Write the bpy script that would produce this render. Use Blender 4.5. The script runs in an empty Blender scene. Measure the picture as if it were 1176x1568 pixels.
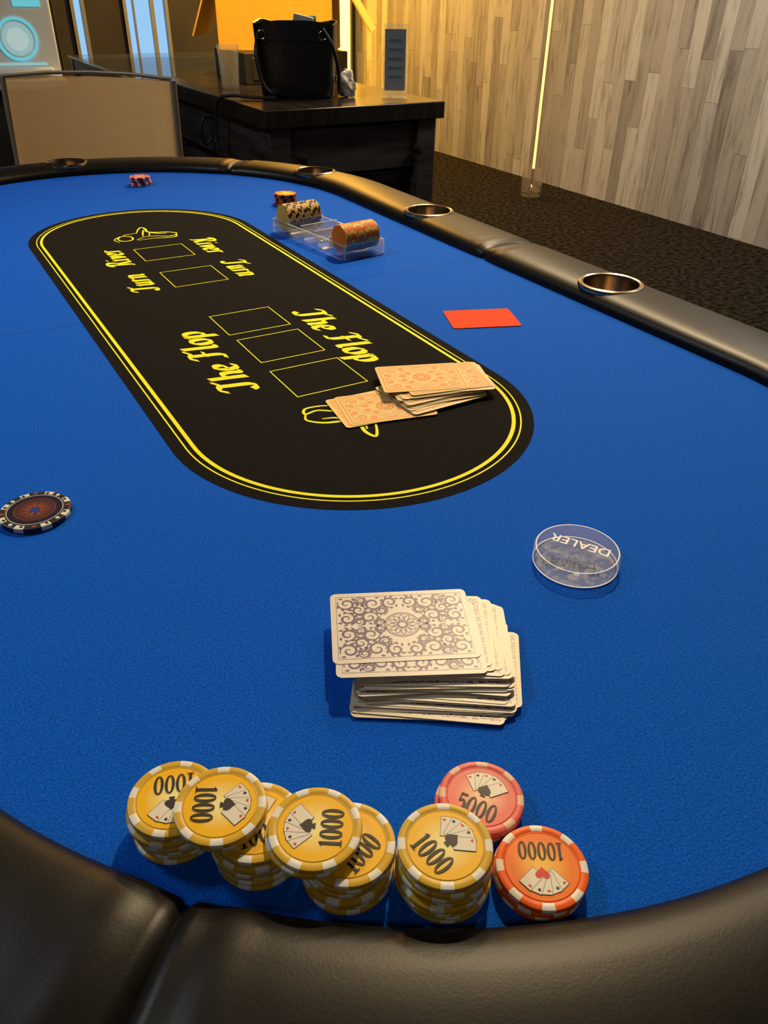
import bpy, bmesh, random
from math import *
from mathutils import Vector, Matrix, noise
random.seed(7)
D=bpy.data; SC=bpy.context.scene
Z0=0.75   # felt height above the floor
# ------------------------------------------------------------------ helpers
def new_mat(name,col=(.5,.5,.5),rough=.5,metal=0.,spec=.5,**kw):
    m=D.materials.new(name); m.use_nodes=True
    b=m.node_tree.nodes['Principled BSDF']
    b.inputs['Base Color'].default_value=(*col,1); b.inputs['Roughness'].default_value=rough
    b.inputs['Metallic'].default_value=metal; b.inputs['Specular IOR Level'].default_value=spec
    for k,v in kw.items():
        b.inputs[k.replace('_',' ')].default_value=v
    return m
def nodes(m): return m.node_tree.nodes, m.node_tree.links, m.node_tree.nodes['Principled BSDF']
def add_noise(m,scale,c1,c2,bump=0.,detail=4,stretch=(1,1,1),bscale=None,lo=.3,hi=.7,dist=.001):
    n,l,b=nodes(m)
    tc=n.new('ShaderNodeTexCoord'); mp=n.new('ShaderNodeMapping'); mp.inputs['Scale'].default_value=stretch
    l.new(tc.outputs['Object'],mp.inputs[0])
    t=n.new('ShaderNodeTexNoise'); t.inputs['Scale'].default_value=scale; t.inputs['Detail'].default_value=detail
    l.new(mp.outputs[0],t.inputs['Vector'])
    r=n.new('ShaderNodeValToRGB'); r.color_ramp.elements[0].color=(*c1,1); r.color_ramp.elements[1].color=(*c2,1)
    r.color_ramp.elements[0].position=lo; r.color_ramp.elements[1].position=hi
    l.new(t.outputs['Fac'],r.inputs[0]); l.new(r.outputs[0],b.inputs['Base Color'])
    if bump:
        t2=n.new('ShaderNodeTexNoise'); t2.inputs['Scale'].default_value=bscale or scale; t2.inputs['Detail'].default_value=5
        l.new(mp.outputs[0],t2.inputs['Vector'])
        bp=n.new('ShaderNodeBump'); bp.inputs['Strength'].default_value=bump; bp.inputs['Distance'].default_value=dist
        l.new(t2.outputs['Fac'],bp.inputs['Height']); l.new(bp.outputs[0],b.inputs['Normal'])
    return m
def emis(name,col,s):
    m=new_mat(name,col,.5); b=m.node_tree.nodes['Principled BSDF']
    b.inputs['Emission Color'].default_value=(*col,1); b.inputs['Emission Strength'].default_value=s
    return m
def link(o,parent=None):
    SC.collection.objects.link(o)
    if parent: o.parent=parent
    return o
def grp(name,loc=(0,0,0),rz=0.):
    e=D.objects.new(name,None); e.empty_display_size=.05; e.location=loc; e.rotation_euler=(0,0,rz)
    return link(e)
class MB:
    def __init__(s): s.v=[];s.f=[];s.m=[];s.uv=[]
    def add(s,verts,faces,mat=0,M=None,uvs=None):
        o=len(s.v)
        for p in verts:
            p=Vector(p)
            if M is not None: p=M@p
            s.v.append(p)
        for i,f in enumerate(faces):
            s.f.append([a+o for a in f]); s.m.append(mat if isinstance(mat,int) else mat[i]); s.uv.append(uvs[i] if uvs else None)
    def obj(s,name,mats,parent=None,loc=(0,0,0),rz=0.,smooth=40,bevel=0.,rot=None,recalc=False):
        me=D.meshes.new(name); me.from_pydata([tuple(p) for p in s.v],[],s.f)
        for m in mats: me.materials.append(m)
        for i,p in enumerate(me.polygons): p.material_index=s.m[i]
        if any(u for u in s.uv):
            uv=me.uv_layers.new(name='UVMap')
            for i,p in enumerate(me.polygons):
                if s.uv[i]:
                    for k,li in enumerate(p.loop_indices): uv.data[li].uv=s.uv[i][k]
        if recalc:
            bm=bmesh.new(); bm.from_mesh(me); bmesh.ops.recalc_face_normals(bm,faces=bm.faces); bm.to_mesh(me); bm.free()
        if smooth:
            for p in me.polygons: p.use_smooth=True
            me.set_sharp_from_angle(angle=radians(smooth))
        o=D.objects.new(name,me); o.location=loc; o.rotation_euler=rot or (0,0,rz); link(o,parent)
        if bevel:
            b=o.modifiers.new('bev','BEVEL'); b.width=bevel; b.segments=3; b.limit_method='ANGLE'
        return o
def box(mb,c,s,mat=0,M=None):
    x,y,z=c; a,b,d=s[0]/2,s[1]/2,s[2]/2
    vs=[(x+i*a,y+j*b,z+k*d) for k in(-1,1) for j in(-1,1) for i in(-1,1)]
    mb.add(vs,[(0,2,3,1),(4,5,7,6),(0,1,5,4),(2,6,7,3),(0,4,6,2),(1,3,7,5)],mat,M)
def lathe(mb,prof,segs=48,mat=0,M=None,sx=1,sy=1,cap0=True,cap1=True):
    vs=[];fs=[]
    for r,z in prof:
        for i in range(segs):
            a=2*pi*i/segs; vs.append((r*cos(a)*sx,r*sin(a)*sy,z))
    for k in range(len(prof)-1):
        for i in range(segs):
            j=(i+1)%segs; fs.append((k*segs+i,k*segs+j,(k+1)*segs+j,(k+1)*segs+i))
    if cap0: fs.append(tuple(reversed(range(segs))))
    if cap1: fs.append(tuple((len(prof)-1)*segs+i for i in range(segs)))
    mb.add(vs,fs,mat,M)
def tube(mb,pts,r,mat=0,segs=10,closed=False,M=None):
    pts=[Vector(p) for p in pts]; n=len(pts); vs=[];fs=[]
    up=None
    for i,p in enumerate(pts):
        a=pts[(i-1)%n] if (i>0 or closed) else p; b=pts[(i+1)%n] if (i<n-1 or closed) else p
        t=(b-a).normalized()
        if up is None:
            up=Vector((0,0,1)) if abs(t.z)<.9 else Vector((1,0,0))
        s=t.cross(up).normalized(); u=s.cross(t).normalized(); up=u
        rr=r[i] if isinstance(r,(list,tuple)) else r
        for k in range(segs):
            an=2*pi*k/segs; vs.append(p+s*cos(an)*rr+u*sin(an)*rr)
    m=n if closed else n-1
    for i in range(m):
        for k in range(segs):
            j=(i+1)%n; fs.append((i*segs+k,i*segs+(k+1)%segs,j*segs+(k+1)%segs,j*segs+k))
    if not closed:
        fs.append(tuple(reversed(range(segs)))); fs.append(tuple((n-1)*segs+k for k in range(segs)))
    mb.add(vs,fs,mat,M)
def smoothpts(pts,n=8):
    P=[Vector(p) for p in pts]; P=[P[0]*2-P[1]]+P+[P[-1]*2-P[-2]]; out=[]
    for i in range(1,len(P)-2):
        for k in range(n):
            t=k/n; a,b,c,d=P[i-1],P[i],P[i+1],P[i+2]
            out.append(.5*((2*b)+(c-a)*t+(2*a-5*b+4*c-d)*t*t+(3*b-a-3*c+d)*t**3))
    out.append(P[-2]); return out
def ribbon(mb,pts,w,z=0,mat=0,M=None,closed=False):
    n=len(pts); vs=[];fs=[]
    for i,(x,y) in enumerate(pts):
        a=pts[(i-1)%n] if (i>0 or closed) else pts[i]; b=pts[(i+1)%n] if (i<n-1 or closed) else pts[i]
        tx,ty=b[0]-a[0],b[1]-a[1]; L=hypot(tx,ty) or 1; ww=(w[i] if isinstance(w,list) else w)/2
        vs+= [(x-ty/L*ww,y+tx/L*ww,z),(x+ty/L*ww,y-tx/L*ww,z)]
    for i in range(n if closed else n-1):
        j=(i+1)%n; fs.append((2*i,2*i+1,2*j+1,2*j))
    mb.add(vs,fs,mat,M)
def poly(mb,pts,z=0,mat=0,M=None): mb.add([(x,y,z) for x,y in pts],[tuple(range(len(pts)))],mat,M)
def text(body,size,mat,parent,loc,rz,shear=0.,bold=0.,sx=1.,name=None,align='CENTER'):
    c=D.curves.new('t','FONT'); c.body=body; c.size=size; c.shear=shear; c.offset=bold; c.align_x=align; c.align_y='CENTER'; c.resolution_u=6
    o=D.objects.new('t',c); SC.collection.objects.link(o); bpy.context.view_layer.update()
    me=D.meshes.new_from_object(o.evaluated_get(bpy.context.evaluated_depsgraph_get()))
    D.objects.remove(o); D.curves.remove(c)
    me.materials.clear(); me.materials.append(mat)
    n=D.objects.new(name or 'lettering_'+body.lower().replace(' ','_'),me); n.location=loc; n.rotation_euler=(0,0,rz); n.scale=(sx,1,1)
    return link(n,parent)
# broad-nib lettering: pen strokes swept with a slanted nib
GL={'T':(.80,[[(0,.82),(.12,.95),(.3,.97),(.5,.88),(.76,1.02)],[(.42,.90),(.40,.5),(.38,.15),(.3,.02),(.12,.03),(.03,.16)]]),
'h':(.62,[[(.13,1.0),(.12,.5),(.10,0)],[(.10,.40),(.25,.58),(.42,.55),(.46,.35),(.43,.08),(.54,.02)]]),
'e':(.56,[[(.08,.27),(.25,.30),(.40,.38),(.37,.55),(.22,.6),(.08,.42),(.08,.15),(.22,0),(.42,.1)]]),
'F':(.80,[[(.02,.84),(.15,.96),(.32,.97),(.52,.88),(.80,1.02)],[(.36,.90),(.34,.5),(.31,.15),(.22,.02),(.02,.05)],[(.2,.47),(.38,.53),(.60,.52)]]),
'l':(.36,[[(.13,1.0),(.11,.5),(.10,.1),(.16,0),(.28,.06)]]),
'o':(.58,[[(.25,.6),(.07,.44),(.07,.14),(.25,0),(.43,.16),(.43,.46),(.25,.6)]]),
'p':(.60,[[(.05,.55),(.12,.6),(.11,.1),(.09,-.32)],[(.11,.42),(.28,.6),(.46,.45),(.45,.15),(.28,0),(.12,.08)]]),
'R':(.88,[[(.27,.95),(.25,.5),(.22,.05),(.06,.0)],[(.03,.80),(.15,.97),(.4,1.0),(.62,.9),(.60,.65),(.42,.52),(.26,.50)],[(.42,.52),(.56,.2),(.68,.02),(.82,.08)]]),
'i':(.36,[[(.03,.52),(.12,.6),(.11,.08),(.24,.03)],[(.13,.84),(.17,.89)]]),
'v':(.58,[[(.02,.54),(.12,.58),(.18,.3),(.24,.03),(.38,.25),(.44,.45),(.38,.6)]]),
'r':(.48,[[(.03,.52),(.12,.6),(.11,0)],[(.11,.40),(.22,.57),(.38,.56)]]),
'u':(.64,[[(.03,.52),(.12,.6),(.10,.14),(.22,0),(.40,.14)],[(.43,.6),(.42,.08),(.54,.03)]]),
'n':(.64,[[(.03,.52),(.12,.6),(.11,0)],[(.11,.40),(.27,.6),(.43,.50),(.42,.08),(.54,.03)]])}
def nib_text(mb,s,h,z,mat,M,sx=1.,wgt=.16):
    adv=sum(.36 if c==' ' else GL[c][0]*1.04 for c in s); x=-adv/2
    nx,ny=cos(radians(18))*wgt/2,sin(radians(18))*wgt/2
    for c in s:
        if c==' ': x+=.36; continue
        w,strs=GL[c]
        for si,st_ in enumerate(strs):
            q=[(p.x,p.y) for p in smoothpts([(a,b,0) for a,b in st_],6)]
            q2=[]
            for a,b in q: b2=b-.35; q2.append(((x+a+b2*.16)*h*sx,b2*h))
            zz=z+si*.00008
            for i in range(len(q2)-1):
                a,b=q2[i],q2[i+1]
                vs=[(a[0]-nx*h*sx,a[1]-ny*h,zz),(a[0]+nx*h*sx,a[1]+ny*h,zz),(b[0]+nx*h*sx,b[1]+ny*h,zz),(b[0]-nx*h*sx,b[1]-ny*h,zz)]
                ar=(vs[1][0]-vs[0][0])*(vs[3][1]-vs[0][1])-(vs[1][1]-vs[0][1])*(vs[3][0]-vs[0][0])
                mb.add(vs,[(0,1,2,3) if ar>0 else (3,2,1,0)],mat,M)
            ribbon(mb,q2,h*.085,zz+.00004,mat,M)
        x+=w*1.04
def digits(mb,s,h,z,mat,M):
    adv={'0':.50,'1':.36,'5':.48}; W=sum(adv[c] for c in s); x=-W/2*h
    for c in s:
        a=adv[c]*h; cx=x+a/2
        if c=='0':
            n=28; vs=[]
            for i in range(n):
                t=2*pi*i/n; vs+=[(cx+.225*h*cos(t),.5*h*sin(t),z),(cx+.095*h*cos(t),.44*h*sin(t),z)]
            mb.add(vs,[(2*i,2*((i+1)%n),2*((i+1)%n)+1,2*i+1) for i in range(n)],mat,M)
        elif c=='1':
            poly(mb,[(cx-.065*h,-.47*h),(cx+.065*h,-.47*h),(cx+.065*h,.5*h),(cx-.065*h,.42*h)],z,mat,M)
            poly(mb,[(cx-.16*h,-.5*h),(cx+.16*h,-.5*h),(cx+.16*h,-.45*h),(cx-.16*h,-.45*h)],z,mat,M)
            poly(mb,[(cx-.17*h,.34*h),(cx-.06*h,.36*h),(cx+.06*h,.5*h),(cx-.0*h,.47*h)],z,mat,M)
        else:
            poly(mb,[(cx-.15*h,.40*h),(cx+.17*h,.40*h),(cx+.20*h,.5*h),(cx-.15*h,.5*h)],z,mat,M)
            poly(mb,[(cx-.15*h,.0),(cx-.09*h,.04*h),(cx-.09*h,.42*h),(cx-.15*h,.42*h)],z,mat,M)
            q=[(p.x,p.y) for p in smoothpts([(cx-.12*h,.03*h,0),(cx+.02*h,.13*h,0),(cx+.16*h,-.03*h,0),(cx+.14*h,-.33*h,0),(cx-.02*h,-.46*h,0),(cx-.17*h,-.36*h,0)],6)]
            n=len(q); ribbon(mb,q,[h*(.05+.10*sin(pi*i/n)) for i in range(n)],z,mat,M)
        x+=a
# ------------------------------------------------------------------ materials
M_felt=add_noise(new_mat('blue_felt',(0.0,.1,.5),.9,spec=.12),700,(.001,.066,.44),(.003,.145,.84),bump=.7,bscale=1000,dist=.0010)
M_black=add_noise(new_mat('black_felt',(.01,.01,.01),.95,spec=.10),1200,(.003,.003,.003),(.012,.011,.010),bump=.4,bscale=1500,dist=.0005)
M_yel=new_mat('yellow_print',(.95,.92,.02),.7,spec=.2)
M_seam=new_mat('felt_seam',(.001,.085,.50),.9)
M_vinyl=add_noise(new_mat('black_vinyl',(.008,.007,.006),.40,spec=.27),60,(.003,.0027,.0022),(.007,.006,.0045),bump=.10,bscale=700,dist=.0006)
M_steel=new_mat('brushed_steel',(.42,.34,.24),.25,1.)
M_dark=new_mat('dark_frame',(.015,.015,.015),.5)
M_cream=new_mat('cream_plastic',(.82,.77,.64),.45)
M_ink=new_mat('black_ink',(.006,.005,.005),.5)
M_redink=new_mat('red_ink',(.7,.02,.01),.5)
M_white=new_mat('card_white',(.70,.64,.56),.38,spec=.42)
M_edge=new_mat('card_edge',(.55,.56,.58),.5)
M_purple=new_mat('purple_print',(.060,.022,.125),.38,spec=.38)
M_orangep=new_mat('orange_print',(.78,.17,.008),.5,spec=.25)
def clearmat(name,tint=(.95,.97,1.),rough=.05,haze=.1,edge=.6):
    # thin clear plastic: reflection grows towards grazing angles, straight transmission, slight milky haze
    m=D.materials.new(name); m.use_nodes=True; n=m.node_tree.nodes; l=m.node_tree.links; n.remove(n['Principled BSDF'])
    t=n.new('ShaderNodeBsdfTransparent'); t.inputs[0].default_value=(*tint,1)
    d=n.new('ShaderNodeBsdfDiffuse'); d.inputs[0].default_value=(.85,.86,.88,1)
    tl=n.new('ShaderNodeBsdfTranslucent'); tl.inputs[0].default_value=(.85,.86,.88,1); dd=n.new('ShaderNodeMixShader'); dd.inputs[0].default_value=.5; l.new(d.outputs[0],dd.inputs[1]); l.new(tl.outputs[0],dd.inputs[2])
    g=n.new('ShaderNodeBsdfGlossy'); g.inputs['Roughness'].default_value=rough
    f=n.new('ShaderNodeLayerWeight'); f.inputs[0].default_value=.5
    p=n.new('ShaderNodeMath'); p.operation='POWER'; p.inputs[1].default_value=3.; l.new(f.outputs['Facing'],p.inputs[0])
    q=n.new('ShaderNodeMath'); q.operation='MULTIPLY_ADD'; q.inputs[1].default_value=edge; q.inputs[2].default_value=.04; l.new(p.outputs[0],q.inputs[0])
    a=n.new('ShaderNodeMixShader'); a.inputs[0].default_value=haze; l.new(t.outputs[0],a.inputs[1]); l.new(dd.outputs[0],a.inputs[2])
    b=n.new('ShaderNodeMixShader'); l.new(q.outputs[0],b.inputs[0]); l.new(a.outputs[0],b.inputs[1]); l.new(g.outputs[0],b.inputs[2])
    l.new(b.outputs[0],n['Material Output'].inputs[0]); return m
M_acr=clearmat('clear_acrylic',(.96,.98,1.),.04,.16,.5)
M_acr2=clearmat('clear_rack_acrylic',(.98,.99,1),.10,.09,.5)
def label_mat(name,inner,outer):
    m=new_mat(name,outer,.42,spec=.35); n,l,b=nodes(m)
    uv=n.new('ShaderNodeUVMap'); g=n.new('ShaderNodeVectorMath'); g.operation='LENGTH'; l.new(uv.outputs[0],g.inputs[0])
    r=n.new('ShaderNodeValToRGB'); r.color_ramp.elements[0].color=(*inner,1); r.color_ramp.elements[1].color=(*outer,1)
    r.color_ramp.elements[0].position=.10; r.color_ramp.elements[1].position=.80
    l.new(g.outputs['Value'],r.inputs[0]); l.new(r.outputs[0],b.inputs['Base Color']); return m
# ------------------------------------------------------------------ poker table
CX,YA,YB=.32,.50,1.43
def stad(r,cx,ya,yb,n=48,ns=1):
    out=[]
    for i in range(n+1):
        a=pi*i/n; out.append((cx+r*cos(a),yb+r*sin(a)))
    for i in range(n+1):
        a=pi+pi*i/n; out.append((cx+r*cos(a),ya+r*sin(a)))
    return out
table=grp('poker_table',(0,0,Z0))
mb=MB(); o=stad(.43,CX,YA,YB,64); N=len(o)
mb.add([(x,y,0) for x,y in o]+[(x,y,-.03) for x,y in o],[tuple(range(N)),tuple(reversed(range(N,2*N)))]+[(i,N+i,N+(i+1)%N,(i+1)%N) for i in range(N)],0)
mb.obj('felt_bed',[M_felt],table,smooth=0)
mb=MB(); LX,LA,LB=.3205,.6115,1.3225
poly(mb,stad(.1775,LX,LA,LB,64),.0003,0)
def band(r1,r2,z,mat):
    a=stad(r1,LX,LA,LB,64); b=stad(r2,LX,LA,LB,64); n=len(a)
    mb.add([(x,y,z) for x,y in a]+[(x,y,z) for x,y in b],[(i,(i+1)%n,n+(i+1)%n,n+i) for i in range(n)],mat)
band(.1645,.1660,.0005,1); band(.1565,.1603,.0005,1)
for x0,x1,y0,y1 in((.285,.363,.847,.916),(.287,.364,.755,.828),(.286,.366,.659,.729),(.283,.358,1.045,1.117),(.281,.356,1.180,1.247)):
    ribbon(mb,[(x0,y0),(x1,y0),(x1,y1),(x0,y1)],.0018,.0005,1,closed=True)
for (oy,sg) in((.5965,-1),(1.325,1)):
    Ml=Matrix.Translation((LX,oy,0))@Matrix.Rotation(0 if sg>0 else pi,4,'Z')
    ZL=[.0005]
    def sp(p,w=.0018):
        q=[(v.x,v.y) for v in smoothpts([(a,b,0) for a,b in p],8)]; n=len(q); ZL[0]+=.00003
        ribbon(mb,q,[w*(.7+.9*sin(pi*i/n)) for i in range(n)],ZL[0],1,M=Ml)
    sp([(-.048,-.030),(-.052,-.012),(-.038,.004),(-.024,-.004),(-.026,-.022),(-.040,-.026),(-.046,-.010),(-.030,.010),(-.010,.014)])
    sp([(-.010,.014),(-.002,.034),(.006,.046),(.010,.034),(.008,.016),(.018,.006),(.036,.000),(.048,-.012),(.044,-.024)],.0024)
    sp([(-.020,-.026),(-.004,-.014),(.014,-.016),(.030,-.026),(.044,-.024),(.040,-.034),(.026,-.034),(.006,-.028),(-.020,-.030)])
    sp([(-.006,-.010),(.000,.012),(.006,.030)]); sp([(.004,-.012),(.010,.006),(.022,-.004),(.034,-.008)])
for t,x,y,h,rz,sx in(('The Flop',.395,.791,.0385,-pi/2,.97),('The Flop',.247,.789,.0385,pi/2,.97),('River',.389,1.218,.035,-pi/2,.88),('Turn',.389,1.086,.035,-pi/2,.88),('River',.249,1.216,.035,pi/2,.88),('Turn',.249,1.086,.035,pi/2,.88)):
    nib_text(mb,t,h,.0005,1,Matrix.Translation((x,y,0))@Matrix.Rotation(rz,4,'Z'),sx,.25)
mb.obj('felt_layout',[M_black,M_yel],table,smooth=0)
mb=MB()
for i,(a,b) in enumerate(((-.09,.143),(.498,.73))):
    ribbon(mb,[(a,.968),((a+b)/2,.967),(b,.966)],.0009,.0002,0)
mb.obj('fold_line',[M_seam],table,smooth=0)
# padded rail
st=[]
R0=.465; s=0
NS,NA=190,300
for i in range(NS): st.append((CX,YA+(YB-YA)*i/NS,1,0,s+(YB-YA)*i/NS,))
s+=YB-YA
for i in range(NA): a=pi*i/NA; st.append((CX,YB,cos(a),sin(a),s+R0*a))
s+=R0*pi
for i in range(NS): st.append((CX,YB-(YB-YA)*i/NS,-1,0,s+(YB-YA)*i/NS))
s+=YB-YA
for i in range(NA): a=pi+pi*i/NA; st.append((CX,YA,cos(a),sin(a),s+R0*(a-pi)))
TOT=s+R0*pi
SL=YB-YA; AR=R0*pi
seams=[SL*.5,SL+AR*.25,SL+AR*.75,SL+AR+SL*.5,SL*2+AR+AR*.25,SL*2+AR+AR*.75]
prof=[(.4130,-.034),(.4125,-.012),(.4125,-.002),(.4130,.004),(.4150,.0095),(.4195,.0135),(.427,.0165),(.438,.0185),(.452,.0195),(.466,.0197),(.480,.0192),(.494,.0178),(.507,.0150),(.517,.0110),(.525,.0055),(.530,-.001),(.533,-.010),(.533,-.022),(.530,-.034),(.524,-.044),(.514,-.050),(.470,-.052),(.4130,-.052)]
mb=MB(); vs=[]; K=len(prof)
for (x,y,nx,ny,sv) in st:
    d=min(min(abs(sv-q),TOT-abs(sv-q)) for q in seams)
    g=exp(-(d/.0035)**2)*.0070+exp(-(d/.02)**2)*.0026
    wr=.0009*sin(sv*210)*exp(-(d/.03)**2)
    for r,z in prof:
        tx,tz=r-.47,z+.012
        L=hypot(tx,tz) or 1
        k=g if z>-.03 else 0
        r2=r-tx/L*k*(.6 if r<.43 else 1); z2=z-tz/L*k+(wr if z>.005 else 0)
        vs.append((x+nx*r2,y+ny*r2,z2))
n=len(st); fs=[]
for i in range(n):
    j=(i+1)%n
    for k in range(K):
        fs.append((i*K+k,j*K+k,j*K+(k+1)%K,i*K+(k+1)%K))
mb.add(vs,fs,0)
rail=mb.obj('padded_rail',[M_vinyl],table,recalc=True,smooth=60)
RC=.462; ang=radians(20)
cups=[(CX+RC,.742),(CX+RC,1.190),(CX+RC*cos(ang),YB+RC*sin(ang)),(CX-.005,YB+RC),(CX-RC*cos(ang),YB+RC*sin(ang)),(CX-RC,1.19),(CX-RC,.742),(CX-RC*cos(ang),YA-RC*sin(ang)),(CX,YA-RC),(CX+RC*cos(ang),YA-RC*sin(ang))]
cut=MB()
for x,y in cups: lathe(cut,[(.0375,-.1),(.0375,.1)],40,0,Matrix.Translation((x,y,0)))
co=cut.obj('cutter',[M_vinyl],table,smooth=0)
bm_=rail.modifiers.new('b','BOOLEAN'); bm_.object=co; bm_.operation='DIFFERENCE'; bm_.solver='EXACT'
bpy.context.view_layer.update()
me=D.meshes.new_from_object(rail.evaluated_get(bpy.context.evaluated_depsgraph_get()))
rail.modifiers.clear(); rail.data=me; D.objects.remove(co)
mb=MB()
for x,y in cups:
    lathe(mb,[(.0375,.0135),(.0432,.0145),(.0438,.0175),(.0425,.0200),(.0395,.0212),(.0370,.0202),(.0360,.0165),(.0350,-.048),(.0320,-.053),(.004,-.054)],48,0,Matrix.Translation((x,y,0)),cap0=False)
mb.obj('cup_holders',[M_steel],table)
mb=MB()   # underside and folding legs
a=stad(.50,CX,YA,YB,48); n=len(a)
mb.add([(x,y,-.050) for x,y in a]+[(x,y,-.062) for x,y in a],[tuple(range(n)),tuple(reversed(range(n,2*n)))]+[(i,n+i,n+(i+1)%n,(i+1)%n) for i in range(n)],0)
for yy in(.55,1.38):
    for xx in(.02,.62): tube(mb,[(xx,yy,-.06),(xx+(-.03 if xx<.3 else .03),yy,-.742)],.014,0)
    tube(mb,[(.005,yy,-.40),(.635,yy,-.40)],.010,0); tube(mb,[(.02,yy,-.075),(.62,yy,-.075)],.012,0)
for yy in(.55,1.38):
    for xx in(-.01,.65): lathe(mb,[(.018,-.75),(.018,-.735)],16,0,Matrix.Translation((xx,yy,0)))
mb.obj('folding_legs',[M_dark],table)
# ------------------------------------------------------------------ chips
def spade(s,M,mb,mat,z,heart=False):
    pts=[]
    for i in range(40):
        t=2*pi*i/40; x=16*sin(t)**3; y=13*cos(t)-5*cos(2*t)-2*cos(3*t)-cos(4*t)
        pts.append((x*s/32,(y if heart else -y)*s/32))
    poly(mb,pts,z,mat,M)
    if not heart: poly(mb,[(-.22*s,-.62*s),(.22*s,-.62*s),(.03*s,-.1*s),(-.03*s,-.1*s)],z+.00001,mat,M)
def chip(mb,M,R=.02125,T=.0033,spots=8,ph=0.):
    S=64; prof=[(R-.0012,0),(R-.0003,.0003),(R,.0009),(R,T-.0009),(R-.0003,T-.0003),(R-.0012,T),(R*.83,T),(R*.815,T-.0002),(R*.80,T-.0001)]
    vs=[];fs=[];ms=[]
    for r,z in prof:
        for i in range(S):
            a=2*pi*i/S+ph; vs.append((r*cos(a),r*sin(a),z))
    for k in range(len(prof)-1):
        for i in range(S):
            fs.append((k*S+i,k*S+(i+1)%S,(k+1)*S+(i+1)%S,(k+1)*S+i))
            sp=(i%(S//spots))<(3 if spots==8 else 5)
            ms.append(1 if (sp and k<6) else 0)
    fs.append(tuple(reversed(range(S)))); ms.append(0)
    mb.add(vs,fs,ms,M)
    b=(len(prof)-1)*S; q=[vs[b+i] for i in range(S)]
    mb.add(q,[tuple(range(S))],2,M,uvs=[[(x/(R*.80),y/(R*.80)) for x,y,_ in q]])
M_chipY=new_mat('yellow_chip',(.68,.42,.030),.42,spec=.35); M_chipYs=new_mat('chip_spot_cream',(.84,.82,.74),.42,spec=.35); M_labY=label_mat('yellow_label',(1.,.90,.38),(.98,.54,.003))
M_chipP=new_mat('pink_chip',(.80,.13,.10),.42,spec=.35); M_labP=label_mat('pink_label',(.98,.60,.34),(.86,.16,.12))
M_chipO=new_mat('orange_chip',(.90,.13,.003),.42,spec=.30); M_labO=label_mat('orange_label',(1.,.60,.08),(.95,.20,.001)); M_chipOs=new_mat('chip_spot_peach',(.80,.50,.33),.45)
M_chipB=new_mat('black_chip',(.02,.02,.03),.4); M_labB=label_mat('dark_label',(.25,.07,.04),(.012,.010,.03)); M_chipR=new_mat('red_chip',(.6,.02,.02),.4)
T=.0033
def stack(n,x,y,mats,ph=0.,z=0.,val='1000',face=0.,heart=False,jit=.0009,name='poker_chip_stack',spots=8,R=.02125,decor=True):
    g=grp(name,(x,y,Z0+z+.0002)); mb=MB()
    for i in range(n):
        j=jit if i<n-1 else 0
        chip(mb,Matrix.Translation((max(-.0015,min(.0015,random.gauss(0,j))),abs(random.gauss(0,j)),i*T))@Matrix.Rotation(random.random()*6.28 if i<n-1 else ph,4,'Z'),R,T,spots)
    mb.obj('chips',mats,g,smooth=35)
    if decor:
        zt=n*T; fm=MB(); Mf=Matrix.Rotation(face,4,'Z')
        c=[(.0168*cos(2*pi*i/64),.0168*sin(2*pi*i/64)) for i in range(64)]; ribbon(fm,c,.0003,zt+.00006,2,closed=True)
        for k in range(5):
            a=radians(44-22*k); Mk=Mf@Matrix.Translation((.0000,.0010,0))@Matrix.Rotation(a,4,'Z')@Matrix.Translation((0,.0080,0))
            w,h=.0031,.0048
            poly(fm,[(-w-.0002,-h-.0002),(w+.0002,-h-.0002),(w+.0002,h+.0002),(-w-.0002,h+.0002)],zt+.00008+k*.00003,1,Mk)
            poly(fm,[(-w,-h),(w,-h),(w,h),(-w,h)],zt+.000095+k*.00003,0,Mk)
            spade(.0017,Mk@Matrix.Translation((-.0017,.0032,0)),fm,1 if k%2 else 3,zt+.000105+k*.00003,heart=not k%2)
        spade(.0066,Mf@Matrix.Translation((.0004,.0040,0)),fm,3 if heart else 1,zt+.00027,heart)
        digits(fm,val,.0104 if len(val)<5 else .0090,zt+.0003,1,Mf@Matrix.Translation((0,-.0074,0)))
        fm.obj('printed_face',[M_cream,M_ink,mats[0],M_redink],g,smooth=0)
    return g
IR=radians(-30.55)
Y_=[M_chipY,M_chipYs,M_labY]
stack(7,.0335,.2485,Y_,face=IR+radians(190))
stack(7,.0630,.2175,Y_,face=IR+radians(20))
stack(7,.0950,.1868,Y_,face=IR+radians(50))
stack(2,.0505,.2290,Y_,z=7*T+.0001,face=IR+radians(-88),ph=.2)
stack(2,.0835,.1970,Y_,z=7*T+.0001,face=IR+radians(88),ph=.5)
stack(9,.1298,.1613,Y_,face=IR+radians(-50),ph=.1)
stack(3,.1683,.1845,[M_chipP,M_chipOs,M_labP],val='5000',face=IR+radians(-25))
stack(3,.1707,.1405,[M_chipO,M_chipYs,M_labO],val='10000',face=IR+radians(178),heart=True,ph=.1)
stack(5,.418,1.700,[M_chipR,M_cream,M_labP],decor=False,R=.0205)
stack(6,.612,1.420,[M_chipO,M_ink,M_labO],decor=False,R=.0205)
g=grp('card_guard_chip',(.0215,.5655,Z0+.0002)); mb=MB(); chip(mb,Matrix(),R=.0265,T=.0045,spots=8)
mb.obj('body',[M_chipB,M_cream,M_labB],g)
fm=MB()
for k in range(8):
    Mk=Matrix.Rotation(2*pi*(k+.75)/8,4,'Z')@Matrix.Translation((0,.0238,0))
    spade(.0034,Mk,fm,[0,1][k%2],.00462,heart=k%2==1)
    Mk=Matrix.Rotation(2*pi*(k+.25)/8,4,'Z')@Matrix.Translation((0,.0238,0)); spade(.0028,Mk,fm,2,.00462)
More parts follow.
